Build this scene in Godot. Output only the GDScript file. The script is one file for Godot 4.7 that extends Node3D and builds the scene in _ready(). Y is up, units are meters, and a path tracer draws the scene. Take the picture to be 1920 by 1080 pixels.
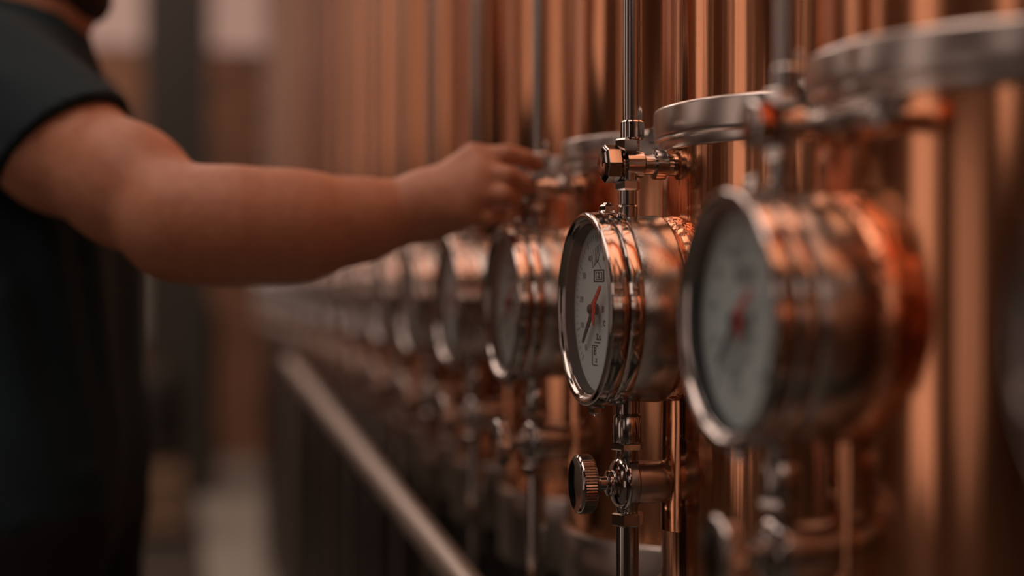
extends Node3D

# ---------------------------------------------------------------- mesh building
class Shape:
	var v := PackedVector3Array()
	var n := PackedVector3Array()
	var uv := PackedVector2Array()
	var idx := PackedInt32Array()

	func vert(p: Vector3, nn: Vector3, t := Vector2.ZERO) -> int:
		v.append(p); n.append(nn); uv.append(t)
		return v.size() - 1

	func tri(a: int, b: int, c: int) -> void:
		var g := (v[b] - v[a]).cross(v[c] - v[a])
		if g.dot(n[a] + n[b] + n[c]) > 0.0:
			idx.append_array([a, c, b])
		else:
			idx.append_array([a, b, c])

	func quad(a: int, b: int, c: int, d: int) -> void:
		tri(a, b, c); tri(a, c, d)

	# flat polygon (convex), given normal
	func face(pts: Array, nn: Vector3) -> void:
		var k := []
		for p in pts:
			k.append(vert(p, nn, Vector2(p.x + p.z, p.y)))
		for i in range(1, pts.size() - 1):
			tri(k[0], k[i], k[i + 1])

	# turned profile: points (radius, height) round the local y axis; ripple makes flutes
	func lathe(pts: Array, xf := Transform3D(), seg := 48, flutes := 0, depth := 0.0, flat := false) -> Shape:
		var m := pts.size()
		var sn := []
		for i in m - 1:
			var d: Vector2 = pts[i + 1] - pts[i]
			sn.append(Vector2(d.y, -d.x).normalized())
		for i in m - 1:
			var n0: Vector2 = sn[i]
			var n1: Vector2 = sn[i]
			if i > 0 and sn[i].dot(sn[i - 1]) > 0.72:
				n0 = (sn[i] + sn[i - 1]).normalized()
			if i < m - 2 and sn[i].dot(sn[i + 1]) > 0.72:
				n1 = (sn[i] + sn[i + 1]).normalized()
			var first := v.size()
			for k in seg + 1:
				var reps := [0.0] if not flat else [-0.5, 0.5]
				for off in reps:
					var a := TAU * k / seg
					var an: float = a + off * TAU / seg
					for q in 2:
						var p: Vector2 = pts[i + q]
						var nn: Vector2 = n0 if q == 0 else n1
						var r: float = p.x
						if flutes > 0 and depth > 0.0 and absf(sn[i].x) > 0.5:
							r -= depth * (0.5 + 0.5 * cos(a * flutes))
						var pos := Vector3(r * cos(a), p.y, r * sin(a))
						var nor := Vector3(nn.x * cos(an), nn.y, nn.x * sin(an))
						if flutes > 0 and absf(sn[i].x) > 0.5:
							nor = (nor + Vector3(-sin(a), 0, cos(a)) * -0.7 * sin(a * flutes)).normalized()
						vert(xf * pos, (xf.basis * nor).normalized(), Vector2(float(k) / seg, p.y))
			var st := 2 if not flat else 4
			for k in seg:
				var b0 := first + k * st + (2 if flat else 0)
				var b1 := first + (k + 1) * st
				if pts[i].x > 1e-6:
					tri(b0, b1, b1 + 1)
				if pts[i + 1].x > 1e-6:
					tri(b0, b1 + 1, b0 + 1)
				elif pts[i].x <= 1e-6:
					pass
		return self

	# solid of a straight length: radius, bottom, top, chamfer
	func rod(r: float, y0: float, y1: float, ch: float, xf := Transform3D(), seg := 24, flat := false) -> Shape:
		return lathe([Vector2(0, y0), Vector2(r - ch, y0), Vector2(r, y0 + ch), Vector2(r, y1 - ch), Vector2(r - ch, y1), Vector2(0, y1)], xf, seg, 0, 0.0, flat)

	func box(size: Vector3, at := Vector3.ZERO, b := 0.004, bas := Basis()) -> Shape:
		var h := size * 0.5
		var pt := func(s: Vector3, ax: int) -> Vector3:
			var p := Vector3(s.x * (h.x - b), s.y * (h.y - b), s.z * (h.z - b))
			p[ax] = s[ax] * h[ax]
			return bas * p + at
		for ax in 3:
			var o1 := (ax + 1) % 3
			var o2 := (ax + 2) % 3
			for s in [-1.0, 1.0]:
				var q := []
				for c in [[-1, -1], [1, -1], [1, 1], [-1, 1]]:
					var sv := Vector3.ZERO
					sv[ax] = s; sv[o1] = c[0]; sv[o2] = c[1]
					q.append(pt.call(sv, ax))
				var nn := Vector3.ZERO
				nn[ax] = s
				face(q, bas * nn)
			if b > 0.0:
				for c in [[-1, -1], [1, -1], [1, 1], [-1, 1]]:
					var sa := Vector3.ZERO
					sa[ax] = -1; sa[o1] = c[0]; sa[o2] = c[1]
					var sb := sa
					sb[ax] = 1
					var nn := Vector3.ZERO
					nn[o1] = c[0]; nn[o2] = c[1]
					face([pt.call(sa, o1), pt.call(sb, o1), pt.call(sb, o2), pt.call(sa, o2)], bas * nn.normalized())
		if b > 0.0:
			for i in 8:
				var s := Vector3(1 if i & 1 else -1, 1 if i & 2 else -1, 1 if i & 4 else -1)
				face([pt.call(s, 0), pt.call(s, 1), pt.call(s, 2)], bas * s.normalized())
		return self

	func tube(path: Array, r: float, seg := 20) -> Shape:
		var side := Vector3.RIGHT
		var first := v.size()
		for i in path.size():
			var t: Vector3 = (path[mini(i + 1, path.size() - 1)] - path[maxi(i - 1, 0)]).normalized()
			if i == 0:
				side = t.cross(Vector3.UP if absf(t.y) < 0.9 else Vector3.RIGHT).normalized()
			side = (side - t * side.dot(t)).normalized()
			var up := t.cross(side)
			for k in seg + 1:
				var a := TAU * k / seg
				var nn := side * cos(a) + up * sin(a)
				vert(path[i] + nn * r, nn, Vector2(float(k) / seg, float(i)))
		for i in path.size() - 1:
			for k in seg:
				var a := first + i * (seg + 1) + k
				quad(a, a + 1, a + seg + 2, a + seg + 1)
		for e in 2:
			var at := 0 if e == 0 else path.size() - 1
			var nn: Vector3 = (path[0] - path[1]).normalized() if e == 0 else (path[at] - path[at - 1]).normalized()
			var ring := []
			for k in seg:
				ring.append(v[first + at * (seg + 1) + k])
			face(ring, nn)
		return self

	func text(s: String, size: float, xf: Transform3D, serif := false) -> Shape:
		var t := TextMesh.new()
		var f := SystemFont.new()
		f.font_names = PackedStringArray(["Droid Serif" if serif else "Droid Sans"])
		t.font = f
		t.text = s
		t.font_size = 32
		t.pixel_size = size / 32.0
		t.depth = 0.0003
		var a := t.surface_get_arrays(0)
		var base := v.size()
		for i in a[Mesh.ARRAY_VERTEX].size():
			vert(xf * a[Mesh.ARRAY_VERTEX][i], (xf.basis * a[Mesh.ARRAY_NORMAL][i]).normalized())
		for i in a[Mesh.ARRAY_INDEX]:
			idx.append(base + i)
		return self

	func mesh() -> ArrayMesh:
		var a := []
		a.resize(Mesh.ARRAY_MAX)
		a[Mesh.ARRAY_VERTEX] = v
		a[Mesh.ARRAY_NORMAL] = n
		a[Mesh.ARRAY_TEX_UV] = uv
		a[Mesh.ARRAY_INDEX] = idx
		var m := ArrayMesh.new()
		m.add_surface_from_arrays(Mesh.PRIMITIVE_TRIANGLES, a)
		return m

# distance field on a grid, meshed as surface nets
class Field:
	var lo: Vector3
	var c: float
	var nx: int
	var ny: int
	var nz: int
	var f := PackedFloat32Array()

	func _init(a: Vector3, b: Vector3, cell: float) -> void:
		lo = a; c = cell
		nx = int((b.x - a.x) / c) + 2
		ny = int((b.y - a.y) / c) + 2
		nz = int((b.z - a.z) / c) + 2
		f.resize(nx * ny * nz)
		f.fill(1.0)

	# tapered capsule; squash = factor along the given axis (widens there)
	func bone(a: Vector3, b: Vector3, ra: float, rb: float, k := 0.02, axis := Vector3.ZERO, wide := 1.0) -> void:
		var big := maxf(ra, rb) * maxf(wide, 1.0) + k * 2.0 + c * 2.0
		var i0 := Vector3i(((a.min(b) - Vector3.ONE * big - lo) / c).floor())
		var i1 := Vector3i(((a.max(b) + Vector3.ONE * big - lo) / c).ceil())
		i0 = i0.clamp(Vector3i.ZERO, Vector3i(nx - 1, ny - 1, nz - 1))
		i1 = i1.clamp(Vector3i.ZERO, Vector3i(nx - 1, ny - 1, nz - 1))
		var ab := b - a
		var l2 := maxf(ab.length_squared(), 1e-9)
		var sq := 1.0 / wide - 1.0
		for z in range(i0.z, i1.z + 1):
			for y in range(i0.y, i1.y + 1):
				var at := (z * ny + y) * nx
				for x in range(i0.x, i1.x + 1):
					var p := lo + Vector3(x, y, z) * c - a
					var t := clampf(p.dot(ab) / l2, 0.0, 1.0)
					var q := p - ab * t
					if wide != 1.0:
						q += axis * (q.dot(axis) * sq)
					var d := q.length() - lerpf(ra, rb, t)
					var o := f[at + x]
					var h := maxf(k - absf(o - d), 0.0) / k
					f[at + x] = minf(o, d) - h * h * k * 0.25

	# keep only what lies behind the plane
	func cut(p: Vector3, nn: Vector3, within := 9.0) -> void:
		for z in nz:
			for y in ny:
				var at := (z * ny + y) * nx
				for x in nx:
					var q := lo + Vector3(x, y, z) * c - p
					if q.length() < within:
						f[at + x] = maxf(f[at + x], q.dot(nn))

	func add_to(s: Shape, xf := Transform3D()) -> void:
		var cellvert := PackedInt32Array()
		cellvert.resize(nx * ny * nz)
		cellvert.fill(-1)
		var sy := nx
		var sz := nx * ny
		var off := [0, 1, sy, sy + 1, sz, sz + 1, sz + sy, sz + sy + 1]
		var edges := [[0, 1], [2, 3], [4, 5], [6, 7], [0, 2], [1, 3], [4, 6], [5, 7], [0, 4], [1, 5], [2, 6], [3, 7]]
		var corner := []
		for i in 8:
			corner.append(Vector3(i & 1, (i >> 1) & 1, (i >> 2) & 1))
		for z in nz - 1:
			for y in ny - 1:
				for x in nx - 1:
					var at := z * sz + y * sy + x
					var inside := 0
					for i in 8:
						if f[at + off[i]] < 0.0:
							inside += 1
					if inside == 0 or inside == 8:
						continue
					var sum := Vector3.ZERO
					var cnt := 0
					for e in edges:
						var fa: float = f[at + off[e[0]]]
						var fb: float = f[at + off[e[1]]]
						if (fa < 0.0) != (fb < 0.0):
							sum += corner[e[0]].lerp(corner[e[1]], fa / (fa - fb))
							cnt += 1
					var local: Vector3 = sum / cnt
					var g := Vector3.ZERO
					for i in 8:
						var w: Vector3 = corner[i]
						var val: float = f[at + off[i]]
						var wx := local.x if w.x > 0 else 1.0 - local.x
						var wy := local.y if w.y > 0 else 1.0 - local.y
						var wz := local.z if w.z > 0 else 1.0 - local.z
						g.x += val * (1.0 if w.x > 0 else -1.0) * wy * wz
						g.y += val * (1.0 if w.y > 0 else -1.0) * wx * wz
						g.z += val * (1.0 if w.z > 0 else -1.0) * wx * wy
					var pos := lo + (Vector3(x, y, z) + local) * c
					cellvert[at] = s.vert(xf * pos, (xf.basis * g).normalized(), Vector2(pos.x + pos.z, pos.y))
		for z in range(1, nz - 1):
			for y in range(1, ny - 1):
				for x in range(1, nx - 1):
					var at := z * sz + y * sy + x
					var here := f[at] < 0.0
					if here != (f[at + 1] < 0.0):
						s.quad(cellvert[at - sy - sz], cellvert[at - sz], cellvert[at], cellvert[at - sy])
					if here != (f[at + sy] < 0.0):
						s.quad(cellvert[at - 1 - sz], cellvert[at - sz], cellvert[at], cellvert[at - 1])
					if here != (f[at + sz] < 0.0):
						s.quad(cellvert[at - 1 - sy], cellvert[at - sy], cellvert[at], cellvert[at - 1])

# ---------------------------------------------------------------- scene helpers
const AX := Basis(Vector3(0, 1, 0), Vector3(1, 0, 0), Vector3(0, 0, -1))      # local y -> world x
const AZ := Basis(Vector3(1, 0, 0), Vector3(0, 0, 1), Vector3(0, -1, 0))      # local y -> world z
var used := {}

func numbered(called: String) -> String:
	if not used.has(called):
		used[called] = 0
		return called
	used[called] += 1
	return "%s_%03d" % [called, used[called]]

func tag(o: Node, label: String, category := "", group := "") -> Node:
	o.set_meta("label", label)
	if category: o.set_meta("category", category)
	if group: o.set_meta("group", group)
	return o

func obj(called: String, s: Shape, m: Material, parent: Node = null) -> MeshInstance3D:
	var o := MeshInstance3D.new()
	o.mesh = s.mesh()
	o.material_override = m
	o.cast_shadow = GeometryInstance3D.SHADOW_CASTING_SETTING_ON
	if parent == null:
		o.name = numbered(called)
		add_child(o, true)
	else:
		o.name = called
		parent.add_child(o, true)
	return o

func thing(called: String, at: Vector3, label: String, category: String, group := "") -> Node3D:
	var o := Node3D.new()
	o.name = numbered(called)
	o.position = at
	add_child(o, true)
	tag(o, label, category, group)
	return o

func dup(root: Node3D, called: String, at: Vector3, label: String) -> Node3D:
	var r: Node3D = root.duplicate()
	r.name = numbered(called)
	r.position = at
	add_child(r, true)
	r.set_meta("label", label)
	return r

func struct(called: String, s: Shape, m: Material, label := "", category := "") -> MeshInstance3D:
	var o := obj(called, s, m)
	o.set_meta("kind", "structure")
	if label: tag(o, label, category)
	return o

func mat(c: Color, rough: float, metal := 0.0) -> StandardMaterial3D:
	var m := StandardMaterial3D.new()
	m.albedo_color = c.linear_to_srgb()
	m.roughness = rough
	m.metallic = metal
	return m

func noise_tex(size: Vector2i, freq: float, seed_: int, normal := false, strength := 4.0, ramp: Gradient = null) -> NoiseTexture2D:
	var t := NoiseTexture2D.new()
	t.width = size.x
	t.height = size.y
	var nz := FastNoiseLite.new()
	nz.seed = seed_
	nz.frequency = freq
	nz.fractal_octaves = 4
	t.noise = nz
	t.seamless = true
	t.as_normal_map = normal
	t.bump_strength = strength
	t.color_ramp = ramp
	return t

func ramp(a: Color, b: Color) -> Gradient:
	var g := Gradient.new()
	g.set_color(0, a)
	g.set_color(1, b)
	return g

func _ready() -> void:
	# camera: a fast 59 mm lens focused on the second gauge
	var cam := Camera3D.new()
	cam.name = "camera"
	add_child(cam)
	cam.position = Vector3(0, 1.22, 0)
	cam.rotation = Vector3(deg_to_rad(-0.32), deg_to_rad(-13.27), 0)
	var lens := CameraAttributesPhysical.new()
	lens.frustum_focal_length = 59.26
	lens.frustum_focus_distance = 1.175
	lens.exposure_aperture = 1.65
	lens.frustum_near = 0.02
	lens.frustum_far = 60.0
	cam.attributes = lens
	cam.current = true
	# sky (an overcast day, seen only through the panes' glow) and exposure
	var we := WorldEnvironment.new()
	we.name = "environment"
	var e := Environment.new()
	e.background_mode = Environment.BG_SKY
	var sky := Sky.new()
	var sm := ProceduralSkyMaterial.new()
	sm.sky_top_color = Color(0.55, 0.50, 0.47)
	sm.sky_horizon_color = Color(0.62, 0.54, 0.50)
	sm.ground_bottom_color = Color(0.2, 0.18, 0.16)
	sm.ground_horizon_color = Color(0.4, 0.36, 0.33)
	sky.sky_material = sm
	e.sky = sky
	e.background_energy_multiplier = 0.5
	e.tonemap_mode = Environment.TONE_MAPPER_LINEAR
	e.tonemap_exposure = 1.0
	e.sdfgi_enabled = true
	e.ssao_enabled = true
	e.ssil_enabled = true
	we.environment = e
	add_child(we)
	# window light: pane glow and the light just in front of it
	materials()
	build_room()
	build_row()
	build_person()
	build_clutter()

const GLOW := Color(0.352, 0.196, 0.150)        # what the eye sees of a pane (linear)
const SKYLIGHT := 0.60                          # light energy of the roof glass per square metre
const LIGHT := Color(1.0, 0.74, 0.62)           # colour of the daylight they let in (linear)

func pane_material(k: float) -> StandardMaterial3D:
	var m := mat(Color(0.05, 0.05, 0.05), 0.3)
	m.emission_enabled = true
	m.emission = GLOW.linear_to_srgb()
	m.emission_energy_multiplier = k
	return m

# window in a wall: centre, size, direction it faces into the room
func window(n: int, c: Vector3, size: Vector2, facing: Vector3, glow: float, energy: float, cols: int, rows: int, label: String) -> void:
	var up := Vector3.UP if absf(facing.y) < 0.5 else Vector3.RIGHT
	var bas := Basis(up.cross(facing), up, facing)
	var w := Node3D.new()
	w.name = "window_%d" % n
	add_child(w)
	w.position = c
	w.basis = bas
	w.set_meta("kind", "structure")
	tag(w, label, "window")
	var fr := Shape.new()
	for s in [-1.0, 1.0]:
		fr.box(Vector3(0.06, size.y + 0.06, 0.10), Vector3(s * size.x * 0.5, 0, 0), 0.006)
		fr.box(Vector3(size.x + 0.06, 0.06, 0.10), Vector3(0, s * size.y * 0.5, 0), 0.006)
	obj("window_frame", fr, M.frame, w)
	var bars := Shape.new()
	for i in range(1, cols):
		bars.box(Vector3(0.03, size.y, 0.05), Vector3(size.x * (float(i) / cols - 0.5), 0, 0), 0.004)
	for i in range(1, rows):
		bars.box(Vector3(size.x, 0.03, 0.05), Vector3(0, size.y * (float(i) / rows - 0.5), 0), 0.004)
	if cols + rows > 2:
		obj("glazing_bar", bars, M.frame, w)
	var pm: StandardMaterial3D = pane_material(glow)
	for i in cols:
		for j in rows:
			var ps := Shape.new()
			ps.box(Vector3(size.x / cols - 0.01, size.y / rows - 0.01, 0.01), Vector3(size.x * ((i + 0.5) / cols - 0.5), size.y * ((j + 0.5) / rows - 0.5), -0.03), 0.0)
			obj("window_pane", ps, pm, w)
	if energy > 0.0:
		var l := AreaLight3D.new()
		l.name = "window_light"
		l.area_size = size - Vector2(0.08, 0.08)
		l.light_color = LIGHT.linear_to_srgb()
		l.light_energy = energy
		l.area_range = 20.0
		l.area_attenuation = 2.0
		l.shadow_enabled = true
		w.add_child(l)
		l.position = Vector3(0, 0, 0.06)
		l.basis = Basis(Vector3.UP, PI)          # area lights shine along -z

func wall_with_holes(called: String, along: Vector3, origin: Vector3, length: float, height: float, holes: Array, m: Material, label: String) -> void:
	# holes: Rect2(distance along, height, width, height)
	var s := Shape.new()
	var nrm := along.cross(Vector3.UP)
	var bas := Basis(along, Vector3.UP, nrm)
	var xs := [0.0, length]
	for h in holes:
		xs.append(h.position.x); xs.append(h.end.x)
	xs.sort()
	for i in xs.size() - 1:
		if xs[i + 1] - xs[i] < 0.001:
			continue
		var mid: float = (xs[i] + xs[i + 1]) * 0.5
		var ys := [[0.0, height]]
		for h in holes:
			if mid > h.position.x and mid < h.end.x:
				ys = [[0.0, h.position.y], [h.end.y, height]]
		for y in ys:
			if y[1] - y[0] > 0.001:
				s.box(Vector3(xs[i + 1] - xs[i], y[1] - y[0], 0.2), origin + along * mid + Vector3(0, (y[0] + y[1]) * 0.5, 0), 0.0, bas)
	struct(called, s, m, label, "wall")

func build_room() -> void:
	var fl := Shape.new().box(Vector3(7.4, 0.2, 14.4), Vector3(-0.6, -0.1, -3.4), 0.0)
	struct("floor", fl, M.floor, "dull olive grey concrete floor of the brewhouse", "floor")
	struct("trim_1", Shape.new().box(Vector3(0.44, 0.006, 12.9), Vector3(0.335, 0.003, -3.5), 0.001), M.lit_strip, "pale strip painted in as the lit floor running along in front of the tanks", "floor strip")  # pale overlay standing in for the light that falls on this floor
	# far wall, with its narrow high windows
	var far := []
	var cx := [-2.06, -1.235, -0.407, 0.447, 1.3]
	for c in cx:
		far.append(Rect2(c + 4.1 - 0.245, 2.78, 0.49, 1.3))
	wall_with_holes("wall_far", Vector3.RIGHT, Vector3(-4.1, 0, -10.1), 7.0, 4.4, far, M.brick, "brown brick far wall behind the man with two high windows")
	for i in cx.size():
		var lab: String = ["bright narrow window high in the far wall, beyond the frame", "bright narrow window high in the far wall, left beyond the frame", "bright high window right beside the man's chin", "bright high window in the far wall beside the copper tanks", "bright narrow far window hidden behind the copper tanks"][i]
		window(i + 1, Vector3(cx[i], 3.43, -10.06), Vector2(0.49, 1.3), Vector3.BACK, 1.0, 0.0, 1, 1, lab)
	# aisle-side wall with tall windows
	# z of its middle, width, sill, height: high windows, and the glazed gates that reach the floor
	var left := []
	var ws := [[-8.2, 1.2, 1.7, 2.1], [-5.9, 1.3, 1.7, 2.1], [-3.6, 1.2, 1.7, 2.1], [-0.95, 0.85, 0.15, 3.65], [0.75, 0.95, 0.15, 1.6, 0.55], [2.5, 1.0, 1.7, 2.1]]
	for w in ws:
		left.append(Rect2(w[0] + 10.2 - w[1] * 0.5, w[2], w[1], w[3]))
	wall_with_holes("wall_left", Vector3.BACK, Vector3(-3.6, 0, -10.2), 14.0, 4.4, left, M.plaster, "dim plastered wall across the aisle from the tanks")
	for i in ws.size():
		var w: Array = ws[i]
		window(6 + i, Vector3(-3.56, w[2] + w[3] * 0.5, w[0]), Vector2(w[1], w[3]), Vector3.RIGHT, 0.6 * (w[4] if w.size() > 4 else 1.0), 0.13 * w[1] * w[3] * (w[4] if w.size() > 4 else 1.0), 2, 3, "tall barred window across the aisle, number %d from the far wall" % (i + 1))
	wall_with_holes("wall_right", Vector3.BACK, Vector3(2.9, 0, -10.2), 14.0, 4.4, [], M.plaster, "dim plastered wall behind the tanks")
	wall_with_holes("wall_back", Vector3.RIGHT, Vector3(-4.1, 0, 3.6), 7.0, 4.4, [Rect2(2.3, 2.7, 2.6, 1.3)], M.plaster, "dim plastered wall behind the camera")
	window(12, Vector3(-0.5, 3.35, 3.56), Vector2(2.6, 1.3), Vector3.FORWARD, 0.8, 0.9, 4, 2, "wide high barred window in the wall behind the camera")  # unseen window, added to throw light on the front of the shirt
	# ceiling, glazed over the aisle and once over the near tanks
	var sky := [Rect2(-2.4, -8.9, 2.6, 2.6), Rect2(-2.4, -5.5, 2.6, 2.6), Rect2(-2.4, -2.1, 2.6, 2.6), Rect2(0.3, 0.9, 1.4, 0.9)]
	var ce := Shape.new()
	var xs := [-4.3, -2.4, 0.2, 0.3, 1.7, 3.1]
	var zs := [-10.6, -8.9, -6.3, -5.5, -2.9, -2.1, 0.5, 0.9, 1.8, 3.8]
	for i in xs.size() - 1:
		for j in zs.size() - 1:
			var c := Vector2((xs[i] + xs[i + 1]) * 0.5, (zs[j] + zs[j + 1]) * 0.5)
			if sky.any(func(r): return r.has_point(c)):
				continue
			ce.box(Vector3(xs[i + 1] - xs[i], 0.2, zs[j + 1] - zs[j]), Vector3(c.x, 4.5, c.y), 0.0)
	struct("ceiling", ce, M.ceiling, "dark ceiling of the brewhouse", "ceiling")
	for i in sky.size():
		var r: Rect2 = sky[i]
		window(13 + i, Vector3(r.get_center().x, 4.46, r.get_center().y), Vector2(r.size.y, r.size.x), Vector3.DOWN, 0.8, SKYLIGHT * r.get_area() * [1.4, 1.0, 1.0, 0.6][i], 3, 2, "skylight in the dark ceiling, number %d from the far wall" % (i + 1))

func nth(i: int) -> String:
	return ["", "first", "second", "third", "fourth", "fifth", "sixth", "seventh"][i]

# which one of the row a thing is, told from the one sharp gauge
func place(i: int, what: String) -> String:
	if i == -1: return what + " at the right edge, cut by the frame"
	if i == 0: return what + " in front of the sharp one, large and blurred"
	if i == 1: return what + " in sharp focus"
	if i == 2: return what + " just behind the sharp one, nearest the man's hand"
	if i <= 7: return "%s, %s behind the sharp one" % [what, nth(i - 1)]
	return "distant blurred " + what + " towards the far end of the row"

func row_z(i: int) -> float:
	return -0.43 if i < 0 else -0.818 - 0.308 * i if i < 2 else -1.434 - 0.308 * (i - 2)

func build_row() -> void:
	var kinds := [["copper_tank", "copper tank with steel band"], ["pressure_gauge", "round white dial gauge in steel case"], ["tap_valve", "upper steel tap valve with faceted handle"], ["drain_valve", "lower steel drain valve with fluted knob"], ["riser_pipe", "thin steel riser pipe above tap valve"], ["drain_pipe", "steel drain pipe below drain valve"]]
	var first := {}
	for i in range(-1, 18):
		var z := row_z(i)
		for k in kinds:
			var label: String = place(i, k[1])
			if first.has(k[0]):
				var src: Node3D = first[k[0]]
				dup(src, k[0], Vector3(src.position.x, src.position.y, z), label)
				continue
			match k[0]:
				"copper_tank": first[k[0]] = make_tank(label, z)
				"pressure_gauge": first[k[0]] = make_gauge(label, z)
				"tap_valve": first[k[0]] = make_tap(label, z)
				"drain_valve": first[k[0]] = make_drain(label, z)
				"riser_pipe":
					var t := thing("riser_pipe", Vector3(PIPE_X + 0.004, TAP_Y + 0.02, z), label, "pipe", "thin riser pipes up the tanks")
					obj("pipe", Shape.new().rod(0.0082, 0.0, 2.6, 0.001, Transform3D(), 24), M.steel, t)
					obj("ferrule", Shape.new().rod(0.0100, 0.0, 0.016, 0.0015, Transform3D(), 24), M.chrome, t)
					var br := Shape.new()
					br.box(Vector3(0.028, 0.012, 0.006), Vector3(0.0205, 1.2, 0), 0.001)
					obj("bracket", br, M.steel, t)
					first[k[0]] = t
				"drain_pipe":
					var t := thing("drain_pipe", Vector3(PIPE_X, 0, z), label, "pipe", "steel drain pipes down from the valves")
					obj("pipe", Shape.new().rod(0.0096, 0.006, DRAIN_Y - 0.033, 0.0008, Transform3D(), 28), M.steel, t)
					obj("flange", Shape.new().rod(0.024, 0.006, 0.016, 0.002, Transform3D(), 28), M.dark_steel, t)
					first[k[0]] = t
	# side outlet of the nearest big tap
	var so := thing("side_outlet", Vector3(PIPE_X + 0.022, TAP_Y, row_z(0)), "short steel side outlet on the blurred tap valve above the big gauge", "pipe")
	obj("pipe", Shape.new().rod(0.008, 0.008, 0.088, 0.001, Transform3D(AZ, Vector3.ZERO), 24), M.steel, so)
	obj("cap", Shape.new().rod(0.0105, 0.082, 0.1, 0.002, Transform3D(AZ, Vector3.ZERO), 6, true), M.chrome, so)

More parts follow.
